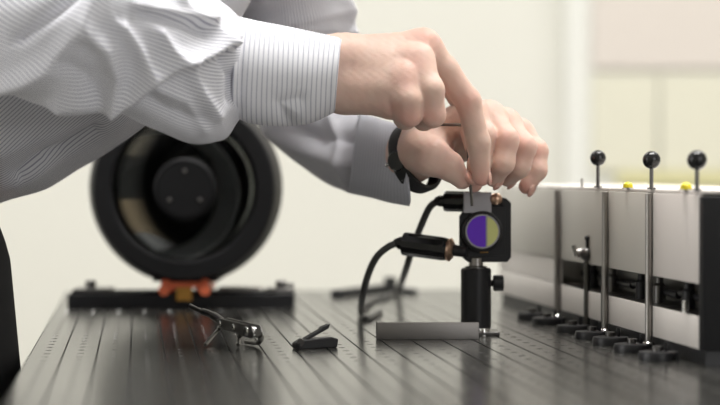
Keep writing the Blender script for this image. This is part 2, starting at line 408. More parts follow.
# orange saddle
zb = TZ + 0.0155
cx = P(188, 290, 184).x; cy = 1.845
b = B()
pr = [(-.022, 0), (-.022, .010), (-.017, .0125), (-.013, .009), (.013, .009), (.017, .0125), (.022, .010), (.022, 0), (.012, 0), (.009, .0035), (-.009, .0035), (-.012, 0)]
Mx = Matrix.Translation((cx, cy, zb)) @ Matrix.Rotation(math.pi / 2, 4, 'X')
b.prism(pr, -.04, .035, Mx)
sad = b.build('saddle', M_orange, tel, bev=.0008); sad['label'] = 'orange clamp under the tube'
B().box((cx - .008, cy - .037, zb - .008), (cx + .006, cy - .030, zb + .004)).build('lock_plate', M_ochre, sad, bev=.0006)
for s in (-1, 1): B().lathe([(0, -.003), (.0045, -.003), (.005, 0), (.005, .006), (0, .006)], Vector((cx + s * .0185, cy - .037, zb + .002)), Vector((0, -1, 0)), 20).build('bolt', M_orange, sad)
B().box((cx - .03, cy - .03, zb + .009), (cx + .03, cy + .22, zb + .018)).build('dovetail_bar', M_tube, tel, bev=.001)

# rail under it
rail = empty('rail', (cx, cy, TZ), 'long flat black rail lying across the table under the telescope', 'rail')
xl_, xr_ = P(69, 300, 183).x, P(294, 300, 183).x
B().box((xl_, cy - .025, TZ), (xr_, cy + .03, TZ + .0125)).box((xl_ + .002, cy - .018, TZ + .0125), (xr_ - .002, cy - .008, TZ + .0145)).box((xl_ + .002, cy + .01, TZ + .0125), (xr_ - .002, cy + .02, TZ + .0145)).build('bar', M_black, rail, bev=.0006)
def stop(x, w_, knobx):
    s = B().box((x - w_, cy - .02, TZ + .0125), (x + w_, cy + .02, TZ + .017)).build('end_stop', M_dsteel, rail, bev=.0008)
    B().cyl((knobx, cy, TZ + .017), (knobx, cy, TZ + .024), .005, 20, bev=.001).build('knob', M_dsteel, s)
stop(P(93, 290, 184).x, .017, P(90, 290, 184).x)
stop(P(280, 290, 184).x, .013, P(281, 290, 184).x)
B().cyl((P(280, 290, 184).x, cy - .005, TZ + .019), (P(294, 290, 184).x, cy - .005, TZ + .0205), .0018, 12).build('lever', M_dsteel, rail)
B().box((P(218, 0, 184).x, cy - .015, TZ + .0145), (P(262, 0, 184).x, cy + .018, TZ + .0175)).build('scale_plate', M_steel, rail, bev=.0006)

# ================================================================== mirror mount
MD = 148.0                                   # its distance (cm)
mb = G(476, 334)
MD = mb.y * 100
def Q(px, py, d=0.0): return P(px, py, MD + d)
mm = empty('mirror_mount', (Q(476, 338).x, MD * CM, TZ), 'black mirror mount with a half purple, half yellow-green reflection painted on its optic, on a short black post', 'optics mount')
sc_ = MD * CM / F                            # metres per pixel there
pc = Q(476, 300)
# post holder
zt, z0 = Q(0, 268).z, TZ
b = B(); b.lathe([(.0, 0), (.0085, 0), (.0085, .004), (.0112, .004), (.0112, .005), (.0116, .0055), (.0116, zt - z0 - .0012), (.0106, zt - z0), (0, zt - z0)], (pc.x, mb.y, z0 + 0.0), (0, 0, 1), 40)
b.build('post_holder', M_black, mm)
B().cyl((pc.x, mb.y, zt), (pc.x, mb.y, Q(0, 258).z), .0055, 24).build('post', M_steel, mm)
B().lathe([(.0055, 0), (.0085, 0), (.0085, .0012), (.0055, .002)], (pc.x, mb.y, zt), (0, 0, 1), 30, cap=False).build('collar', M_dsteel, mm)
# silver foot
f0 = Q(482, 337, -1.0)
B().lathe([(0, 0), (.0045, 0), (.0045, .004), (.004, .0055), (0, .0060)], (Q(483, 330, -1.0).x, mb.y - .0135, TZ), (0, 0, 1), 24).build('foot_screw', M_chrome, mm)
B().box((pc.x - .012, mb.y - .018, TZ), (pc.x + .017, mb.y + .014, TZ + .003)).build('base_plate', M_dsteel, mm, bev=.0008)
# thumb screw to the right behind
ts = Q(491, 283, 0.4)
tsr = B().cyl((ts.x - .003, mb.y + .003, ts.z), (ts.x + .0035, mb.y + .003, ts.z), .0025, 16).cyl((ts.x + .0015, mb.y + .003, ts.z), (ts.x + .0095, mb.y + .003, ts.z), .0062, 20, bev=.0008).build('thumb_screw', M_black, mm)
# L-shaped frame
yF = mb.y - .004
def X(px): return Q(px, 0).x
def Z(py): return Q(0, py).z
def plate(name, pts, y0, y1, m, par, bev=.0006):
    Mx = Matrix.Rotation(math.pi / 2, 4, 'X')    # (x,y,z)->(x,-z,y)
    return B().prism([(X(a), Z(c)) for a, c in pts], -y0, -y1, Mx).build(name, m, par, bev=bev)
fr = plate('back_frame', [(463, 258), (463, 247), (486, 247), (495, 238), (495, 212), (489, 205), (490, 199), (506, 198), (511, 203), (511, 257), (507, 262), (468, 262)], yF, yF + .010, M_black, mm)
# round cell
cc = Vector((X(482), yF - .002, Z(231)))
b = B(); b.lathe([(.0128, 0), (.0128, -.0045), (.0140, -.0052), (.0155, -.0045), (.0158, .004), (.0128, .004), (.0128, 0)], cc, Vector((0, 1, 0)), 56, cap=False)
b.build('optic_cell', M_black, mm)
plate('front_plate', [(459, 216), (464, 209), (505, 207), (505, 255), (470, 257), (459, 247)], yF - .0012, yF - .0001 , M_black, mm, bev=.0003)
op = B().lathe([(0, 0), (.0129, 0), (.0129, .0035), (0, .0035)], cc + Vector((0, -.0040, 0)), (0, 1, 0), 56).build('optic', M_bezel, mm)
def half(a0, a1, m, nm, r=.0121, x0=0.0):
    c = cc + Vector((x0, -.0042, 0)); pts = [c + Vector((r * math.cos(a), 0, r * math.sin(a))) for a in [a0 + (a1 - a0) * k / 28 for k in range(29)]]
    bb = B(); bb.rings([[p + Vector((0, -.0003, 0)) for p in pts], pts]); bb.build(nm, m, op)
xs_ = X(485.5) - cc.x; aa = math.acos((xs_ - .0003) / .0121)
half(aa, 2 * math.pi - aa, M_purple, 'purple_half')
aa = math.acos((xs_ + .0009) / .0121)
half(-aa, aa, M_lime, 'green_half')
pts = []
B().lathe([(.0119, 0), (.0119, -.0006), (.0130, -.0006), (.0130, 0)], cc + Vector((0, -.0042, 0)), (0, 1, 0), 56, cap=False).build('retaining_ring', M_bezel, op)
# small bronze pivot top right, yellow print
B().sphere(Q(496, 199, -0.9), .0048, 20).build('pivot_ball', M_copper, mm)
B().box((X(480), yF - .0015, Z(252.5)), (X(488), yF - .0011, Z(251.5))).build('mark', M_ochre, mm)
# lower actuator
def actuator(a, d_, r, c0, par):
    a = Vector(a); d_ = Vector(d_); L = (d_ - a).length
    ac = B().lathe([(0, 0), (r * .55, 0), (r * .55, .003), (r * .93, .0035), (r, .0055), (r, L * .92), (r * .94, L * .94), (r * .94, L), (0, L)], a, d_ - a, 12).build('actuator', M_blackg, par, ang=20)
    u = (d_ - a).normalized()
    B().lathe([(r * .5, 0), (r * .93, 0), (r * .98, .002), (r * .7, .004), (r * .5, .0045), (0, .0045)], d_, u, 30).build('collar', M_copper, ac)
    B().lathe([(r * .48, 0), (r * .48, .012), (0, .012)], d_ + u * .003, u, 20).build('shaft', M_black, ac)
    B().lathe([(0, -.004), (.0026, -.004), (.0042, -.001), (.0042, .001)], a, u, 20).build('cable_boot', M_rubber, ac)
    return ac
a1 = actuator(Q(399, 243, 0.5), Q(448, 249.5, -0.6), .0092, None, mm)
B().box((-.009, -.004, 0), (.009, .004, .0016), Matrix.Translation(Q(420, 236.5, 0.0)) @ Matrix.Rotation(math.radians(7), 4, 'Y')).build('clip', M_blackg, a1, bev=.0005)
a2 = actuator(Q(440, 201, 1.0), Q(484, 202, 0.2), .0082, None, mm)
B().box((X(463), yF - .006, Z(213)), (X(491), yF - .003, Z(192))).build('adjuster_plate', M_bezel, mm, bev=.0006)
B().tube(spline([Q(398, 243, .5), Q(388, 247, .5), Q(376, 258, 1), Q(367, 278, 3), Q(362, 300, 6), G(361, 313, .3), G(366, 319, .22) , G(380, 312, .22)], 10), .0027, 12).build('cable', M_cable, a1)
B().tube(spline([Q(440, 200, 1.0), Q(430, 207, 1.5), Q(421, 226, 3), Q(412, 250, 6), Q(404, 275, 12), G(398, 290, .5), G(386, 298, .22), G(374, 300, .22), G(362, 306, .5)], 10), .0027, 12).build('cable', M_cable, a2)

# dark bracket lying on the table behind the cables
bk = empty('bracket', G(372, 292), 'low black angle bracket lying on the table behind the grey cables', 'bracket')
p0, p1, p2 = G(336, 297), G(392, 290), G(412, 294)
def bar(a, b_, w_, h, z0=0.0):
    a = Vector(a); b_ = Vector(b_); d = (b_ - a); an = math.atan2(d.y, d.x)
    return Matrix.Translation(a) @ Matrix.Rotation(an, 4, 'Z'), d.length
Mx, L = bar(p0, p1, 0, 0); B().box((0, -.006, 0), (L, .006, .007), Mx).box((L - .008, -.006, .007), (L, .006, .014), Mx).build('long_arm', M_black, bk, bev=.0008)
Mx, L = bar(p1, p2, 0, 0); B().box((0, -.006, 0), (L, .006, .005), Mx).build('short_arm', M_black, bk, bev=.0008)

# steel bar in front of the post
g0, g1 = G(377, 339.5), G(479, 339.5)
sb = empty('metal_bar', (g0 + g1) / 2, 'flat grey steel bar standing on edge in front of the black post', 'metal bar')
Mx = Matrix.Translation(g0); L = g1.x - g0.x
b = B().box((0, 0, 0), (L, .005, .0125), Mx, bev=.0005); b.build('bar', M_bar, sb)
B().box((-.0008, .0, 0), (-.00005, .005, .0135), Mx).build('end_cap', M_dsteel, sb)

# folded tool with holes (left) ------------------------------------
ft_ = empty('folding_tool', G(235, 335), 'dark metal folding tool with round holes and splayed thin arms in front of the telescope', 'tool')
e0, e1 = G(222, 322, 1.6), G(258, 333, 1.3)
d = (e1 - e0); L = d.length; d.normalize()
Mx = Matrix.Translation(e0) @ d.to_track_quat('X', 'Z').to_matrix().to_4x4()
b = B()
for y in (-.0035, .0028): 
    b.prism([(0, -.002), (.006, -.0034), (L - .004, -.0044), (L, -.003), (L + .001, 0), (L - .003, .0048), (.005, .0036), (-.001, .002)], y, y + .0012, Mx @ Matrix.Rotation(math.pi / 2, 4, 'X'))
b.build('side_plates', M_dsteel, ft_, bev=.0004)
for k, t in enumerate((.12, .5, .85)):
    c = Mx @ Vector((L * t, 0, 0)); ny = (Mx.to_3x3() @ Vector((0, 1, 0))).normalized()
    B().cyl(c - ny * .0055, c + ny * .0055, (.0022, .0026, .0036)[k], 20, bev=.0006).build('rivet', M_chrome, ft_)
B().tube(spline([e0, P(212, 315, 145), P(201, 311, 146), P(190, 306, 147)], 6), [.0032] * 6 + [.0026] * 6 + [.0018] * 7, 10).build('handle', M_dsteel, ft_)
B().tube(spline([e0 + d * .006, G(218, 330, .9), G(205, 345, .18)], 6), [.0020] * 6 + [.0014] * 7, 10).build('arm', M_dsteel, ft_)
B().tube(spline([e0 + d * (L * .55), G(239, 337, .6), G(238, 345, .16)], 6), [.0022] * 6 + [.0014] * 7, 10).build('arm', M_dsteel, ft_)
B().tube(spline([e1, G(261, 338, .7), G(257, 343, .25), G(246, 342, .18)], 6), [.0024] * 6 + [.0020] * 6 + [.0014] * 7, 10).build('arm', M_dsteel, ft_)

# small clip
cl = empty('clip', G(315, 348), 'small black clip with a raised lever lying alone on the table', 'clip')
c0, c1 = G(296, 349), G(334, 347)
Mx, L = bar(c0, c1, 0, 0)
B().prism([(0, 0), (L, 0), (L + .001, .006), (L - .004, .0075), (.004, .0065), (-.001, .004)], -.005, .005, Mx @ Matrix.Rotation(math.pi / 2, 4, 'X')).build('body', M_black, cl, bev=.0008)
B().prism([(.002, .0055), (.005, .0045), (L * .82, .0135), (L * .86, .0168), (L * .66, .0148), (L * .62, .0132)], -.0025, .0025, Mx @ Matrix.Rotation(math.pi / 2, 4, 'X')).build('lever', M_black, cl, bev=.0004)
cpv = Mx @ Vector((.004, 0, .005)); B().cyl(cpv + Vector((0, -.006, 0)), cpv + Vector((0, .006, 0)), .0025, 16).build('hinge', M_dsteel, cl)

# ================================================================== instrument housings on the right
AB = math.atan(280 / F)
near = G(700, 350, 1.0)
MBx = Matrix.Translation((near.x, near.y, TZ)) @ Matrix.Rotation(AB, 4, 'Z')  # local y recedes, x to the right
def along(px, D):                         # distance along the housing for a depth
    return (D * CM - near.y) / math.cos(AB)
def y_at(px):                             # local y of the face seen at column px
    # solve on the ray: x = k*(px-360)/F, y = k
    s = (px - 360) / F; bx, by = -math.sin(AB), math.cos(AB)
    return (near.x - s * near.y) / (s * by - bx)
ys = [0.0, y_at(652), y_at(608), y_at(560), y_at(498)]
ZT = 0.1095
labels = ['nearest pale housing module with black end plate at the right edge', 'second pale housing module from the right edge',
          'pale housing module behind the little clamp post with the lever', 'farthest pale housing module, just right of the mirror mount']
for i in range(4):
    a, c = ys[i] + .0022, ys[i + 1] - .0022
    mo = empty('laser_module', MBx @ Vector((.06, (a + c) / 2, 0)), labels[i], 'housing', 'pale housing modules in a row')
    pm = M_panelp if i == 0 else M_panel
    B().box((0, a, .052), (.0025, c, ZT), MBx, bev=.0006).build('upper_panel', pm, mo)
    B().box((0, a, .010), (.0025, c, .031), MBx, bev=.0006).build('lower_panel', M_panell, mo)
    B().box((.001, a, ZT + .0002), (.14, c, ZT + .0025), MBx, bev=.0006).build('lid', M_panelp, mo)
    inn = M_panel if i == 3 else M_black
    B().box((.03, a, .012), (.034, c, ZT - .0005), MBx).box((.003, a, .0295), (.03, c, .031), MBx).build('inner_wall', inn if i == 3 else M_dsteel, mo)
    B().box((.034, a, .010), (.14, c, ZT - .0005), MBx).build('body', M_panel, mo, bev=.001)
    B().box((.003, a, .052), (.03, c, .0545), MBx).build('ledge', M_panel, mo)
    if i == 3:
        B().box((.001, a, .032), (.003, c, .0515), MBx).build('middle_panel', M_panell, mo)
    else:
        for t in (.3, .7):
            yy = a + (c - a) * t
            B().lathe([(0, 0), (.0045, 0), (.0045, .012), (.003, .014), (.003, .018), (0, .018)], MBx @ Vector((.016, yy, .031)), (0, 0, 1), 20).build('fitting', M_dsteel if t < .5 else M_black, mo)
        B().cyl(MBx @ Vector((.02, a, .038)), MBx @ Vector((.02, c, .040)), .0025, 12).build('conduit', M_black, mo)
    if i == 0:
        B().box((-.0005, -.008, .0100), (.14, -.0002 + a, ZT - .001), MBx, bev=.001).build('end_plate', M_tube, mo)
        B().lathe([(0, 0), (.0022, 0), (.0022, .008), (0, .008)], MBx @ Vector((-.001, a + .026, .032)), (0, 0, 1), 14).build('pin', M_chrome, mo)
# foot base under all modules: a low dark plinth
pl = B().box((.004, .001, 0), (.14, ys[-1], .0094), MBx).build('plinth', M_black)
tag(pl, 'low black plinth carrying the row of pale housing modules', 'plinth')
# steel posts in the joints
pl_lab = ['thin vertical steel post between the two nearest pale housings', 'thin vertical steel post right of the little lever clamp', 'thin vertical steel post farthest left on the pale housings']
for i in (1, 2, 3):
    c = MBx @ Vector((-.0022, ys[i], 0))
    t = empty('steel_post', (c.x, c.y, TZ), pl_lab[i - 1], 'post', 'thin steel posts in front of the housing joints')
    B().cyl((c.x, c.y, TZ + .004), (c.x, c.y, TZ + ZT - .0005), .0025, 16).build('rod', M_steel, t)
    B().cyl((c.x, c.y, TZ), (c.x, c.y, TZ + .006), .0042, 20, bev=.0008).build('foot', M_chrome, t)
c = MBx @ Vector((-.0035, ys[2] + .0035, 0))
o = B().cyl((c.x, c.y, TZ), (c.x, c.y, TZ + .048), .0009, 10).build('thin_rod', M_black); tag(o, 'very thin black rod just left of the middle steel post', 'rod')
# ball handles
bl = [('black ball knob on a thin stem, leftmost of three on the housings', 598, 158, 8), ('black ball knob on a thin stem, middle of three on the housings', 651.5, 160, 9), ('black ball knob on a thin stem, nearest the right edge', 697, 160, 10)]
for lab, px, py, r in bl:
    yy = y_at(px); 
    c = MBx @ Vector((.012, yy + .012 * .1, ZT + .0025)); top_ = P(px, py, c.y * 100)
    c = Vector((top_.x, c.y, TZ + ZT + .0025))
    t = empty('ball_handle', c, lab, 'knob', 'ball handles on top of the housings')
    B().cyl(c, (c.x, c.y, top_.z), .0014, 14).cyl(c, c + Vector((0, 0, .0012)), .003, 16).build('stem', M_dsteel, t)
    B().sphere((c.x, c.y, top_.z), r * c.y / F, 32).build('ball', M_blackg, t)
for lab, px, w_ in (('yellow cap on the housing lid between the first two ball knobs', 628, 5), ('yellow cap on the housing lid beside the nearest ball knob', 686, 6)):
    yy = y_at(px); c = MBx @ Vector((.02, yy, ZT + .0025)); k = P(px, 186, c.y * 100); c.x = k.x
    t = empty('yellow_knob', c, lab, 'cap', 'yellow caps on the housings')
    r = w_ * c.y / F
    B().lathe([(0, 0), (r * .9, 0), (r, r * .4), (r * .9, r * .9), (r * .5, r * 1.25), (0, r * 1.35)], c, (0, 0, 1), 24).build('cap', M_yellow, t)
    B().cyl(c, c + Vector((0, 0, .0006)), r * 1.25, 20).build('washer', M_steel, t)
c = MBx @ Vector((.02, y_at(582), ZT + .0025)); c.x = P(582, 180, c.y * 100).x
o = B().cyl(c, c + Vector((0, 0, .007)), .001, 10).build('pin', M_steel); tag(o, 'tiny steel pin standing on the farthest housing lid', 'pin')
# lever clamp on a short post
yy = y_at(587); c = MBx @ Vector((-.012, yy, 0)); k = P(587, 255, c.y * 100); c.x = k.x
t = empty('lever_clamp', (c.x, c.y, TZ), 'small steel cross clamp with a lever on a dark post before the housings', 'clamp')
s = c.y / F
zc = k.z
B().cyl((c.x, c.y, TZ), (c.x, c.y, zc + .003), 3.2 * s, 18).build('post', M_dsteel, t)
B().cyl((c.x, c.y, TZ), (c.x, c.y, TZ + .004), 6 * s, 20, bev=.0005).build('foot', M_black, t)
B().cyl((c.x - 11 * s, c.y - .002, zc + 2 * s), (c.x + 12 * s, c.y - .002, zc + 4 * s), 4.5 * s, 20, bev=.0006).build('barrel', M_steel, t)
B().sphere((c.x - 1 * s, c.y - .004, zc + 1 * s), 7 * s, 20).build('clamp_body', M_dsteel, t)
lv = B().cyl((c.x, c.y - .004, zc + 2 * s), (c.x - .5 * s, c.y - .004, zc + 16 * s), 1.6 * s, 12).build('lever', M_black, t)
B().sphere((c.x - .5 * s, c.y - .004, zc + 17 * s), 2.8 * s, 16).build('knob', M_black, lv)
B().cyl((c.x - 14 * s, c.y - .004, zc + 10 * s), (c.x - 11 * s, c.y - .004, zc - 1 * s), 2.2 * s, 12).build('thumb_screw', M_chrome, t)
# clamping feet along the housings
fx = [(541, 'farthest'), (557, ''), (583, ''), (603, ''), (622, ''), (645, ''), (671, '')]
flab = ['black clamping foot farthest from the camera, right of the mount post', 'second farthest black clamping foot along the pale housings', 'black clamping foot under the little lever clamp', 'black clamping foot left of the middle steel post foot',
        'black clamping foot just right of the middle steel post foot', 'black clamping foot left of the nearest steel post foot', 'black clamping foot nearest the camera']
for (px, _), lab in zip(fx, flab):
    yy = y_at(px + 10); c = MBx @ Vector((-.016, yy, 0))
    t = empty('clamping_foot', (c.x, c.y, TZ), lab, 'clamp', 'black clamping feet along the housings')
    Mf = Matrix.Translation((c.x, c.y, TZ)) @ Matrix.Rotation(AB, 4, 'Z')
    body = B().lathe([(0, 0), (.0125, 0), (.0128, .003), (.012, .0055), (.004, .006), (0, .006)], (c.x, c.y, TZ), (0, 0, 1), 28).box((0, -.006, .0), (.0135, .006, .0055), Mf).build('base', M_black, t)
    B().lathe([(0, 0), (.0035, 0), (.0035, .003), (.002, .0032), (0, .0032)], (c.x, c.y, TZ + .006), (0, 0, 1), 16).build('screw', M_dsteel, t)
    B().cyl((c.x + .006, c.y, TZ + .0055), (c.x + .006, c.y, TZ + .012), .0012, 10).build('pin', M_black, t)

# ================================================================== the technician
def nets(f, org, h):
    """surface nets of a sampled distance field -> verts, quads"""
    s = f < 0; nx, ny, nz = f.shape
    acc = np.zeros((nx, ny, nz, 3), np.float32); cnt = np.zeros((nx, ny, nz), np.int32); quads = []
    for ax_ in range(3):
        sl0 = [slice(None)] * 3; sl1 = [slice(None)] * 3; sl0[ax_] = slice(0, -1); sl1[ax_] = slice(1, None)
        ch = s[tuple(sl0)] != s[tuple(sl1)]; idx = np.argwhere(ch)
        o1, o2 = [(1, 2), (2, 0), (0, 1)][ax_]
        ok = (idx[:, o1] > 0) & (idx[:, o2] > 0) & (idx[:, o1] < f.shape[o1] - 1) & (idx[:, o2] < f.shape[o2] - 1); idx = idx[ok]
        a = f[tuple(idx.T)]; j = idx.copy(); j[:, ax_] += 1; b = f[tuple(j.T)]
        p = idx.astype(np.float32); p[:, ax_] += a / (a - b)
        cells = []
        for d1, d2 in ((0, 0), (-1, 0), (-1, -1), (0, -1)):
            c = idx.copy(); c[:, o1] += d1; c[:, o2] += d2; cells.append(c)
            np.add.at(acc, tuple(c.T), p); np.add.at(cnt, tuple(c.T), 1)
        q = np.stack([np.ravel_multi_index(tuple(c.T), (nx, ny, nz)) for c in cells], 1)
        flip = a > 0; q[flip] = q[flip][:, ::-1]; quads.append(q)
    m = cnt > 0; vid = -np.ones(m.size, np.int64); flat = np.flatnonzero(m.ravel()); vid[flat] = np.arange(len(flat))
    V = acc.reshape(-1, 3)[flat] / cnt.ravel()[flat][:, None]
    return V * h + org, vid[np.concatenate(quads)]
def smin(a, b, k):
    h = np.clip(0.5 + 0.5 * (b - a) / k, 0, 1); return b + (a - b) * h - k * h * (1 - h)
def cone(Pg, a, b, ra, rb):
    a = np.array(a, np.float32); b = np.array(b, np.float32); ba = b - a
    t = np.clip(((Pg - a) @ ba) / max(float(ba @ ba), 1e-9), 0, 1)
    return np.linalg.norm(Pg - a - t[..., None] * ba, axis=-1) - (ra + t * (rb - ra))
def group(Pg, prims, k):
    d = None
    for p in prims:
        e = cone(Pg, *p); d = e if d is None else smin(d, e, k)
    return d
def field(base, kb, fingers, kf, kjoin, h, pad=0.01, fine=True):
    allp = list(base) + [p for fgr in fingers for p in fgr]
    pts = np.array([list(p[0]) for p in allp] + [list(p[1]) for p in allp]); R = max(max(p[2], p[3]) for p in allp)
    lo = pts.min(0) - R - pad; hi = pts.max(0) + R + pad; n = np.ceil((hi - lo) / h).astype(int) + 1
    g = np.stack(np.meshgrid(*[lo[i] + h * np.arange(n[i]) for i in range(3)], indexing='ij'), -1).astype(np.float32)
    d = group(g, base, kb)
    if fingers:
        fd = None
        for fgr in fingers:
            e = group(g, fgr, kf); fd = e if fd is None else smin(fd, e, 0.0008)
        d = smin(d, fd, kjoin)
    if fine: d = d + 0.00012 * np.sin(g[..., 0] * 900 + 2 * np.sin(g[..., 2] * 500)) * np.sin(g[..., 2] * 700)
    return nets(d, lo, h)
def chain(pts, rs):
    return [(pts[i], pts[i + 1], rs[i], rs[i + 1]) for i in range(len(pts) - 1)]
c_ = 0.01
import time; T0=time.time()
def tick(n):
    print('TICK',n,round(time.time()-T0,1))
# ---- near (right) hand
RW = P(345, 75, 143)
Rel = P(60, 34, 135)
r_mcp = {'index': P(423, 47, 144), 'middle': P(417, 62, 142.3), 'ring': P(406, 80, 141.5), 'pinky': P(393, 93, 141.6)}
rb = []
for (wy, k, ra, rb_) in ((53, 'index', 1.22, 1.18), (66, 'middle', 1.6, 1.10), (82, 'ring', 1.6, 1.15), (95, 'pinky', 1.12, 1.15)):
    rb.append((P(343, wy, 143.3), r_mcp[k], ra * c_, rb_ * c_))
Rin = Rel.lerp(RW, .62)
rb.append((Rin, P(343, 60, 143), 2.0 * c_, 1.75 * c_)); rb.append((Rin, P(343, 88, 143), 2.0 * c_, 1.60 * c_))
rb.append((P(348, 90, 142.6), P(398, 100, 142.0), 1.45 * c_, 1.25 * c_))
rb.append((P(375, 72, 145), P(402, 70, 145.5), 1.6 * c_, 1.4 * c_))
R_idx = [r_mcp['index'], P(445, 70, 144.4), P(468, 101, 144.9), P(478, 142, 145.3), P(481.5, 177, 145.8)]
fr_ = [
    chain(R_idx, [.012, .0098, .0092, .0086, .0068]),
    chain([r_mcp['middle'], P(431, 90, 141.0), P(433, 115, 141.4), P(424, 119, 144.2), P(416, 108, 146)], [.0112, .0092, .0086, .0080, .0070]),
    chain([r_mcp['ring'], P(409, 100, 140.5), P(410, 114, 140.8), P(405, 118, 143.6), P(398, 104, 145)], [.0112, .0092, .0084, .0078, .0068]),
    chain([r_mcp['pinky'], P(391, 101, 141.6), P(392, 106, 142.0), P(390, 107, 143.8), P(386, 102, 145)], [.0100, .0072, .0066, .0064, .0058]),
    chain([P(385, 62, 146.5), P(418, 66, 149), P(448, 80, 149.6), P(465, 108, 149), P(474, 148, 148.0)], [.015, .0118, .0088, .0085, .0070]),
]
# ---- far (left) hand
LW = P(410, 158, 152)
Lel = P(312, 132, 166)
l_mcp = {'index': P(470, 113, 149), 'middle': P(489, 117, 150), 'ring': P(505, 124, 151.2), 'pinky': P(519, 133, 152.6)}
lb = []
for (wx, wy, D, k, ra, rb_) in ((412, 143, 150.5, 'index', 1.3, 1.12), (413, 146, 152, 'middle', 1.5, 1.10), (414, 152, 153, 'ring', 1.5, 1.08), (416, 160, 153.5, 'pinky', 1.2, 1.0)):
    lb.append((P(wx, wy, D), l_mcp[k], ra * c_, rb_ * c_))
Lin = Lel.lerp(LW, .66) + Vector((0, .008, 0))
lb += [(Lin, P(404, 150, 153), 0.8 * c_, 1.75 * c_), (Lin, P(408, 165, 153), 0.8 * c_, 1.6 * c_), (P(412, 158, 151), P(432, 152, 149.2), 1.95 * c_, 1.6 * c_)]
fl_ = [
    chain([l_mcp['index'], P(484, 136, 147.6), P(479, 164, 147.4), P(474, 180, 148.4)], [.0110, .0092, .0082, .0068]),
    chain([l_mcp['middle'], P(506, 140, 147.8), P(503, 163, 147.6), P(494, 178, 148.8)], [.0110, .0094, .0084, .0070]),
    chain([l_mcp['ring'], P(524, 147, 149.2), P(519, 167, 149.2), P(508, 178, 150.4)], [.0106, .0092, .0082, .0068]),
    chain([l_mcp['pinky'], P(537, 151, 151.4), P(537, 170, 151), P(527, 186, 150.8)], [.0096, .0082, .0074, .0064]),
    chain([P(420, 150, 148.6), P(432, 157, 147.0), P(449, 166, 146.8), P(462, 180, 147.2)], [.0165, .0140, .0104, .0070]),
]
# ---- coarse body (inside the clothes)
hipR, hipL = P(-148, 290, 141), P(-150, 290, 163)
shR, shL = P(95, -170, 138), P(240, -130, 166)
neck = P(230, -235, 152); headc = P(330, -300, 152)
chest = P(60, -90, 152); belly = P(-140, 60, 152)
floorz = 0.0
kneeR, kneeL = Vector((hipR.x + .075, 1.40, .50)), Vector((hipL.x + .05, 1.62, .50))
ankR, ankL = Vector((hipR.x - .06, 1.39, .09)), Vector((hipL.x - .16, 1.63, .09))
torso = [(belly, chest, .105, .11), (hipR, hipL, .095, .095), (hipR, belly, .095, .10), (hipL, belly, .095, .10),
         (shR, shL, .035, .035), (chest, shR, .07, .03), (chest, shL, .07, .03), (chest, neck, .09, .06), (neck, headc, .058, .055)]
legs = [(hipR, kneeR, .085, .058), (kneeR, ankR, .055, .037), (hipL, kneeL, .085, .058), (kneeL, ankL, .055, .037),
        (ankR, ankR + Vector((.15, -.01, -.055)), .036, .028), (ankL, ankL + Vector((.15, .01, -.055)), .036, .028)]
arms = [(shR, Rel, .022, .012), (shL, Lel, .022, .010), (Rel, Rin, .012, .009), (Lel, Lin, .008, .006)]
hd = (headc - neck).normalized()                      # up through the head
fwd = Vector((.45, 0, -.89)); fwd = (fwd - hd * fwd.dot(hd)).normalized(); side = hd.cross(fwd)
H = lambda f, s_, u: headc + fwd * f + side * s_ + hd * u
headp = [(H(-.02, 0, .06), H(.01, 0, .055), .088, .082), (H(.0, 0, 0), H(.055, 0, -.03), .068, .035), (H(.082, 0, .045), H(.098, 0, .012), .009, .014),
         (H(.065, -.03, .062), H(.065, .03, .062), .026, .026), (H(0, .078, .03), H(-.015, .082, .055), .010, .014), (H(0, -.078, .03), H(-.015, -.082, .055), .010, .014),
         (H(.078, -.014, -.018), H(.078, .014, -.018), .010, .010), (H(.07, -.008, -.05), H(.07, .008, -.05), .018, .018)]
V1, Q1 = field(rb, .009, fr_, .0035, .0090, .0009)
V2, Q2_ = field(lb, .009, fl_, .0035, .0080, .0009)
print('T', time.time()-T0)
V3, Q3 = field(torso + legs + arms, .03, [headp], .012, .02, .008, pad=.03, fine=False)
tick('fields')
person = empty('person', (hipR.x, 1.52, 0), 'person leaning over the table in a striped long-sleeved shirt, both hands on the mirror mount', 'person')
Vb = np.concatenate([V1, V2, V3]); Qb = np.concatenate([Q1, Q2_ + len(V1), Q3 + len(V1) + len(V2)])
me = bpy.data.meshes.new('body'); me.from_pydata(Vb.tolist(), [], Qb.tolist()); me.validate()
bm = bmesh.new(); bm.from_mesh(me)
for _ in range(3): bmesh.ops.smooth_vert(bm, verts=bm.verts, factor=.5, use_axis_x=True, use_axis_y=True, use_axis_z=True)
bmesh.ops.recalc_face_normals(bm, faces=bm.faces); bm.to_mesh(me); bm.free()
fl = np.zeros(len(me.vertices)); co = np.zeros(len(me.vertices) * 3); me.vertices.foreach_get('co', co); co = co.reshape(-1, 3)
spots = [(P(424, 38, 142.8), .010, .5), (P(418, 62, 141), .009, .35), (P(408, 82, 140.4), .009, .35), (P(468, 101, 144.2), .009, .35), (P(481, 182, 145.5), .008, .8), (P(411, 120, 140), .010, .5), (P(433, 118, 140.6), .009, .5), (P(392, 110, 140.5), .009, .4),
         (P(506, 138, 147), .009, .4), (P(537, 151, 150.8), .009, .5), (P(527, 188, 150.4), .008, .8), (P(462, 181, 147), .008, .5), (P(524, 147, 148.6), .009, .5), (P(470, 106, 148.4), .010, .4), (P(520, 130, 152), .010, .4)]
for s_, r_, a_ in spots: fl += a_ * np.exp(-((co - np.array(s_)) ** 2).sum(1) / r_ ** 2)
at = me.attributes.new('flush', 'FLOAT', 'POINT'); at.data.foreach_set('value', np.clip(fl, 0, 1).astype(np.float32))
body = link('body', me, M_skin, person, smooth=True)
tick('body')
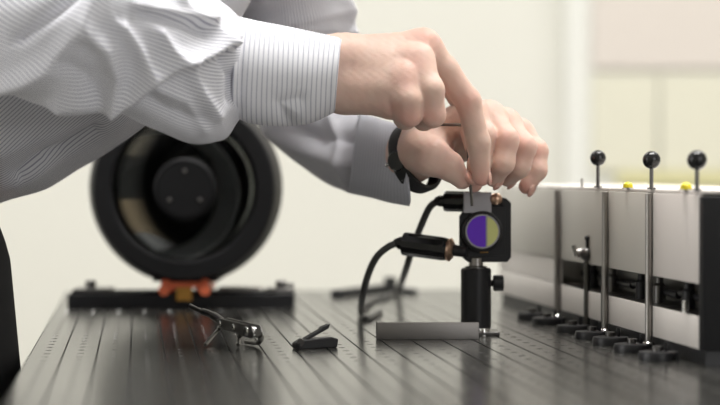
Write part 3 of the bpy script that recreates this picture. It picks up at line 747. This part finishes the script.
# nails
def nail(tip, prev, out, r, name='fingernail'):
    tip = Vector(tip); d_ = (tip - Vector(prev)).normalized(); out = Vector(out); out = (out - d_ * out.dot(d_)).normalized(); s_ = d_.cross(out)
    c = tip + out * (r * .80) + d_ * (r * .15)
    Mn = Matrix(((s_.x * r * .78, d_.x * r * .95, out.x * r * .30, c.x), (s_.y * r * .78, d_.y * r * .95, out.y * r * .30, c.y), (s_.z * r * .78, d_.z * r * .95, out.z * r * .30, c.z), (0, 0, 0, 1)))
    B().sphere((0, 0, 0), 1, 16, M=Mn).build(name, M_nail, body, ang=180)
nail(R_idx[4], R_idx[3], (.8, -.1, .1), .0068)
nail(fl_[0][2][1], fl_[0][2][0], (.3, -.9, 0), .0068)
nail(fl_[1][2][1], fl_[1][2][0], (.7, -.7, 0), .0070)
nail(fl_[2][2][1], fl_[2][2][0], (.8, -.6, 0), .0068)
nail(fl_[3][2][1], fl_[3][2][0], (.9, -.4, -.2), .0064)
nail(fl_[4][2][1], fl_[4][2][0], (.5, -.55, .6), .0074)
# face
for s_ in (-1, 1):
    B().sphere(H(.078, s_ * .031, .040), .012, 20).build('eye', M_eye, body, ang=180)
B().tube([H(.088, -.02, -.018), H(.0895, 0, -.0175), H(.088, .02, -.018)], .003, 8).build('mouth', M_nail, body)
hp = [(H(-.03, 0, .085), H(.02, 0, .10), .088, .070), (H(-.06, 0, .05), H(-.055, 0, .0), .070, .052)]
Vh, Qh = field(hp, .02, [], .01, .01, .006, fine=False)
meh = bpy.data.meshes.new('hair'); meh.from_pydata(Vh.tolist(), [], Qh.tolist()); link('hair', meh, M_hair, person, smooth=True)

tick('hair')
# ---- clothes: lofts through sections given by the two outline points
def catm(A, n):
    A = np.array(A, float); q = np.concatenate([[2 * A[0] - A[1]], A, [2 * A[-1] - A[-2]]]); out = []
    m = len(A) - 1
    for s_ in np.linspace(0, m, n):
        i = min(int(s_), m - 1); t = s_ - i; a, b, c, d = q[i], q[i + 1], q[i + 2], q[i + 3]
        out.append(0.5 * ((2 * b) + (c - a) * t + (2 * a - 5 * b + 4 * c - d) * t * t + (3 * b - a - 3 * c + d) * t ** 3))
    return np.array(out)
def topx(V):
    x = V[..., 0]; y = V[..., 1]; z = V[..., 2] - CAMZ
    yc = -y * _PS * 0 + (z * _PC + y * _PS); dc = y * _PC - z * _PS
    return 360 + F * x / dc, 202.5 - F * yc / dc
def pdist(px, py, pts, wl, wr):
    best = np.full(px.shape, 1e9); 
    for (x0, y0), (x1, y1) in zip(pts[:-1], pts[1:]):
        dx, dy = x1 - x0, y1 - y0; L2 = dx * dx + dy * dy
        t = np.clip(((px - x0) * dx + (py - y0) * dy) / L2, 0, 1); ex, ey = px - x0 - t * dx, py - y0 - t * dy
        sd = np.sign(dx * ey - dy * ex); d = np.hypot(ex, ey) / np.where(sd > 0, wr, wl)
        best = np.minimum(best, d)
    return best
def loft(name, secs, m, parent, nl, na, folds=(), waves=(), power=2.0, r0=5.0, thick=.0012, seam=0.0, capends=False):
    S = catm([[*P(s[0][0], s[0][1], s[2]), *P(s[1][0], s[1][1], s[2]), s[3] * .01] for s in secs], nl)
    A, Bp, hdp = S[:, :3], S[:, 3:6], S[:, 6]
    C = (A + Bp) / 2; Hh = (A - Bp) / 2
    th = np.linspace(0, 2 * np.pi, na + 1)          # 0 = outline A, goes towards the camera side first
    ct, st = np.cos(th), np.sin(th); e = 2 / power
    ct = np.sign(ct) * np.abs(ct) ** e; st = np.sign(st) * np.abs(st) ** e
    V = C[:, None] + Hh[:, None] * ct[None, :, None]; V[..., 1] -= hdp[:, None] * st[None]
    ax_ = np.gradient(C, axis=0)
    du = np.gradient(V, axis=0); dv = np.gradient(V, axis=1); dv[:, 0] = dv[:, -1] = (V[:, 1] - V[:, -2])
    N = np.cross(du, dv); N /= np.linalg.norm(N, axis=-1, keepdims=True) + 1e-12
    out = V - C[:, None]; sg = np.sign((N * out).sum(-1).mean()); N *= sg
    lu = np.concatenate([[0], np.cumsum(np.linalg.norm(np.diff(C, axis=0), axis=1))]) * 100
    U = np.repeat(lu[:, None], na + 1, 1); Vv = np.repeat((th * r0)[None], nl, 0)
    px, py = topx(V); facing = np.clip(-N[..., 1] * 2.5, 0, 1); disp = np.zeros(px.shape)
    for pts_, amp, wl, wr in folds:
        dd = pdist(px, py, pts_, wl, wr); disp += 1.35 * amp * .01 * np.exp(-dd ** 1.6) * facing
    for (fu, fv, ph, amp) in waves:
        disp += amp * .01 * np.sin(U * fu + np.sin(Vv * .7 + ph) * 1.3 + Vv * fv + ph)
    disp[:, -1] = disp[:, 0]
    V = V + N * disp[..., None]
    me = bpy.data.meshes.new(name); idx = np.arange(nl * (na + 1)).reshape(nl, na + 1)
    Qd = np.stack([idx[:-1, :-1], idx[:-1, 1:], idx[1:, 1:], idx[1:, :-1]], -1).reshape(-1, 4)
    if sg < 0: pass
    me.from_pydata(V.reshape(-1, 3).tolist(), [], Qd.tolist())
    uvl = me.uv_layers.new(name='cloth'); uvs = np.stack([U, Vv], -1).reshape(-1, 2)[Qd.reshape(-1)]
    uvl.data.foreach_set('uv', uvs.reshape(-1).astype(np.float32))
    bm = bmesh.new(); bm.from_mesh(me); bmesh.ops.remove_doubles(bm, verts=bm.verts, dist=1e-6)
    bmesh.ops.recalc_face_normals(bm, faces=bm.faces); bm.to_mesh(me); bm.free()
    o = link(name, me, m, parent, smooth=True)
    if thick:
        md = o.modifiers.new('cloth', 'SOLIDIFY'); md.thickness = thick; md.offset = -1
    return o
tf = [([(20, 175), (42, 157), (65, 147), (95, 128)], -.5, 7, 4), ([(4, 190), (40, 172), (80, 152), (120, 126)], .35, 10, 10),
      ([(0, 150), (60, 128), (130, 112)], .3, 14, 14), ([(-10, 50), (45, 35), (85, 0)], .5, 12, 8)]
shirt = loft('shirt', [((-50, 250), (-290, 190), 152, 15.5), ((-45, 225), (-300, 150), 152, 16), ((4, 200), (-290, 60), 152, 16.5), ((50, 187), (-260, -20), 152, 17), ((80, 168), (-220, -80), 152, 17),
     ((112, 146), (-170, -150), 152, 17), ((150, 120), (-110, -210), 152, 17.5), ((215, 60), (-20, -270), 152, 18), ((260, -20), (60, -300), 152, 17), ((290, -110), (130, -310), 152, 11), ((290, -170), (180, -300), 152, 6.5)],
     M_sleeve, person, 150, 240, tf, [(.25, .15, 0, .12), (.6, .35, 1, .06)], r0=15)
nf = [([(-10, 88), (25, 78), (48, 66), (65, 45), (80, 24), (97, -5)], .65, 9, 12),
      ([(85, 33), (105, 50), (114, 75), (110, 98)], .55, 10, 7),
      ([(60, 106), (110, 102), (133, 94), (153, 77), (177, 61), (200, 57), (224, 46)], .75, 12, 6),
      ([(123, 27), (137, 47), (150, 72)], .45, 6, 9), ([(143, 12), (173, 20), (203, 30)], -.35, 5, 6), ([(138, 6), (170, 12), (205, 22)], .3, 6, 5),
      ([(160, 33), (168, 48), (177, 60)], .40, 6, 8), ([(187, 63), (199, 90), (216, 114)], .45, 6, 8),
      ([(150, 100), (170, 112), (200, 120)], -.35, 10, 9), ([(205, -5), (213, 30), (226, 48)], .4, 7, 7), ([(180, 0), (190, 12), (205, 20)], .3, 7, 6),
      ([(222, 55), (232, 75), (233, 100)], -.5, 6, 5), ([(20, 40), (60, 10), (85, -10)], -.5, 8, 5), ([(60, 60), (85, 75), (100, 95)], -.30, 14, 10), ([(160, 90), (185, 100), (205, 130)], .25, 6, 6)]
near_sl = loft('sleeve', [((150, -232), (120, -236), 146, .8), ((130, -215), (-40, -225), 145, 5.5), ((105, -180), (-150, -130), 142, 6.8), ((95, -130), (-130, 0), 138, 6.2), ((115, -70), (-60, 66), 134, 6), ((140, -36), (5, 92), 132.5, 5.6), ((165, -24), (60, 109), 133, 5.2), ((185, -16), (112, 112), 134.5, 5.2),
     ((200, -12), (152, 128), 136, 5.2), ((214, -4), (192, 143), 137.8, 5), ((228, 6), (222, 141), 139.2, 4.4), ((238, 17), (236, 124), 140.3, 3.7), ((246, 20), (243, 114), 140.8, 3.2)],
     M_sleeve, shirt, 260, 300, nf, [(.9, .5, 0, .05), (2.0, .8, 1, .03)], r0=5.2)
cf = [([(244, 22), (241, 60), (240, 112)], -.12, 4, 4), ([(290, 126), (280, 105), (300, 100)], -.25, 8, 8), ([(336, 36), (337, 70), (329, 112)], .05, 3, 3)]
near_cf = loft('cuff', [((240, 17), (234, 117), 140.4, 3.55), ((258, 21), (252, 124), 141, 3.6), ((285, 26), (282, 126), 141.7, 3.6), ((315, 32), (310, 123), 142.4, 3.6), ((342, 37.5), (335, 112), 143, 3.3)],
     M_cuff, shirt, 90, 200, cf, [(.5, .3, 1, .03)], r0=3.6, thick=.002)
ff = [([(262, 40), (290, 22), (345, 10)], .4, 8, 8), ([(345, 0), (350, 20), (352, 35)], .4, 6, 6), ([(270, 130), (300, 150), (345, 165)], .5, 10, 8), ([(290, 125), (320, 138), (350, 140)], -.4, 8, 8),
      ([(300, 30), (330, 28), (350, 32)], .3, 5, 5), ([(240, 0), (262, -5), (280, -20)], .5, 9, 9), ([(330, 120), (340, 150), (350, 190)], .3, 6, 6)]
far_sl = loft('sleeve', [((250, -215), (230, -215), 158, .8), ((310, -190), (190, -170), 160, 5.5), ((340, -150), (195, -90), 161, 6.5), ((350, -100), (212, -45), 161, 6.5), ((350, -50), (232, -10), 163, 6), ((353, 0), (242, 35), 165.5, 5.6), ((356, 40), (247, 84), 167, 5.2), ((357, 80), (258, 122), 167, 5),
     ((358, 103), (290, 158), 165, 4.6), ((361, 114), (325, 182), 162, 4), ((368, 119), (353, 193), 159.5, 3.5)],
     M_sleeve, shirt, 200, 240, ff, [(.9, .5, 0, .06)], r0=5.2)
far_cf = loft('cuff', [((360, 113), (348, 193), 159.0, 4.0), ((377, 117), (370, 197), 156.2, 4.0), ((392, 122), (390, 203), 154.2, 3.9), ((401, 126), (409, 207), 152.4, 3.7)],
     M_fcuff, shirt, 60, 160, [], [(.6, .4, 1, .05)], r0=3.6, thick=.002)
far_cf['label'] = 'far cuff with its shade painted in as grey'; near_cf['label'] = 'white turned cuff with fine stripes running round the arm'
B().lathe([(0, 0), (.0045, 0), (.005, .001), (.004, .0022), (0, .002)], P(300, 112, 139.2), (0, -1, -.3), 20).build('cuff_button', M_cabw, shirt) if False else None

tick('loft')
# trousers and shoes
hm = (hipR + hipL) / 2
tr = [(hm, hm + Vector((.01, 0, -.07)), .11, .085), (hipR, kneeR, .112, .080), (kneeR, ankR + Vector((0, 0, -.03)), .083, .062), (hipL, kneeL, .112, .080), (kneeL, ankL + Vector((0, 0, -.03)), .083, .062), (hipR + Vector((-.02, .03, 0)), hipL + Vector((-.02, -.03, 0)), .098, .098)]
Vt, Qt = field(tr, .03, [], .01, .01, .008, fine=False)
met = bpy.data.meshes.new('trousers'); met.from_pydata(Vt.tolist(), [], Qt.tolist()); link('trousers', met, M_trouser, person, smooth=True)
for a_ in (ankR, ankL):
    g0_ = Vector((a_.x, a_.y, 0))
    Vs, Qs = field([(g0_ + Vector((-.05, 0, .05)), g0_ + Vector((.03, 0, .055)), .042, .044), (g0_ + Vector((.03, 0, .05)), g0_ + Vector((.19, 0, .042)), .042, .034)], .02, [], .01, .01, .005, fine=False)
    Vs[:, 2] = np.maximum(Vs[:, 2], .001)
    ms = bpy.data.meshes.new('shoe'); ms.from_pydata(Vs.tolist(), [], Qs.tolist()); link('shoe', ms, M_shoe, person, smooth=True)
tick('trousers')
# watch
n_ = Vector((.79, -.50, .31)).normalized(); vd = Vector((.36, 0, -.93)); vd = (vd - n_ * vd.dot(n_)).normalized(); dd_ = n_.cross(vd).normalized()
wc = P(416, 158, 151.4)
R_ = []
for k in range(48):
    a_ = 2 * math.pi * k / 48; rr = vd * (.0235 * math.cos(a_)) + dd_ * (.0265 * math.sin(a_)); o_ = rr.normalized()
    R_.append([wc + rr + n_ * x + o_ * y for x, y in ((-.0058, 0), (-.0058, .0026), (-.004, .0036), (.004, .0036), (.0058, .0026), (.0058, 0))])
b = B(); b.rings(R_ + [R_[0]], cap=False); wt = b.build('wristwatch', M_rubber, person)
bmesh_fix = None
fwd_side = dd_ if dd_.y < 0 else -dd_
cdir = (fwd_side * .85 - vd * .1).normalized(); cp = wc + fwd_side * .0275 - vd * .003
B().lathe([(0, 0), (.0068, 0), (.0078, .001), (.0078, .002), (.0068, .003), (0, .003)], cp, cdir, 28).build('watch_case', M_blackg, wt)
B().cyl(cp - n_ * .011, cp - n_ * .008, .0015, 12).build('crown', M_steel, wt)
for s_ in (-.4, .5):
    q_ = wc + fwd_side * .026 * math.cos(s_) + vd * .024 * math.sin(s_) * 1.0
    B().cyl(q_ - n_ * .004 + fwd_side * .0035, q_ + n_ * .004 + fwd_side * .0035, .0008, 10).build('pin', M_steel, wt)

# hex key held between index finger and thumb
k0, k1, k2 = P(438, 124.5, 142.9), P(466, 125, 147.3), P(472, 206, 147.3)
pts = [k0, k0.lerp(k1, .5), k0.lerp(k1, .85), k1 + Vector((.0006, 0, -.0006)), k1.lerp(k2, .05), k1.lerp(k2, .5), k2]
hk = B().tube(pts, .0011, 6).build('hex_key', M_dsteel); tag(hk, 'small dark L-shaped hex key pinched in the fingertips above the mirror mount', 'hex key')
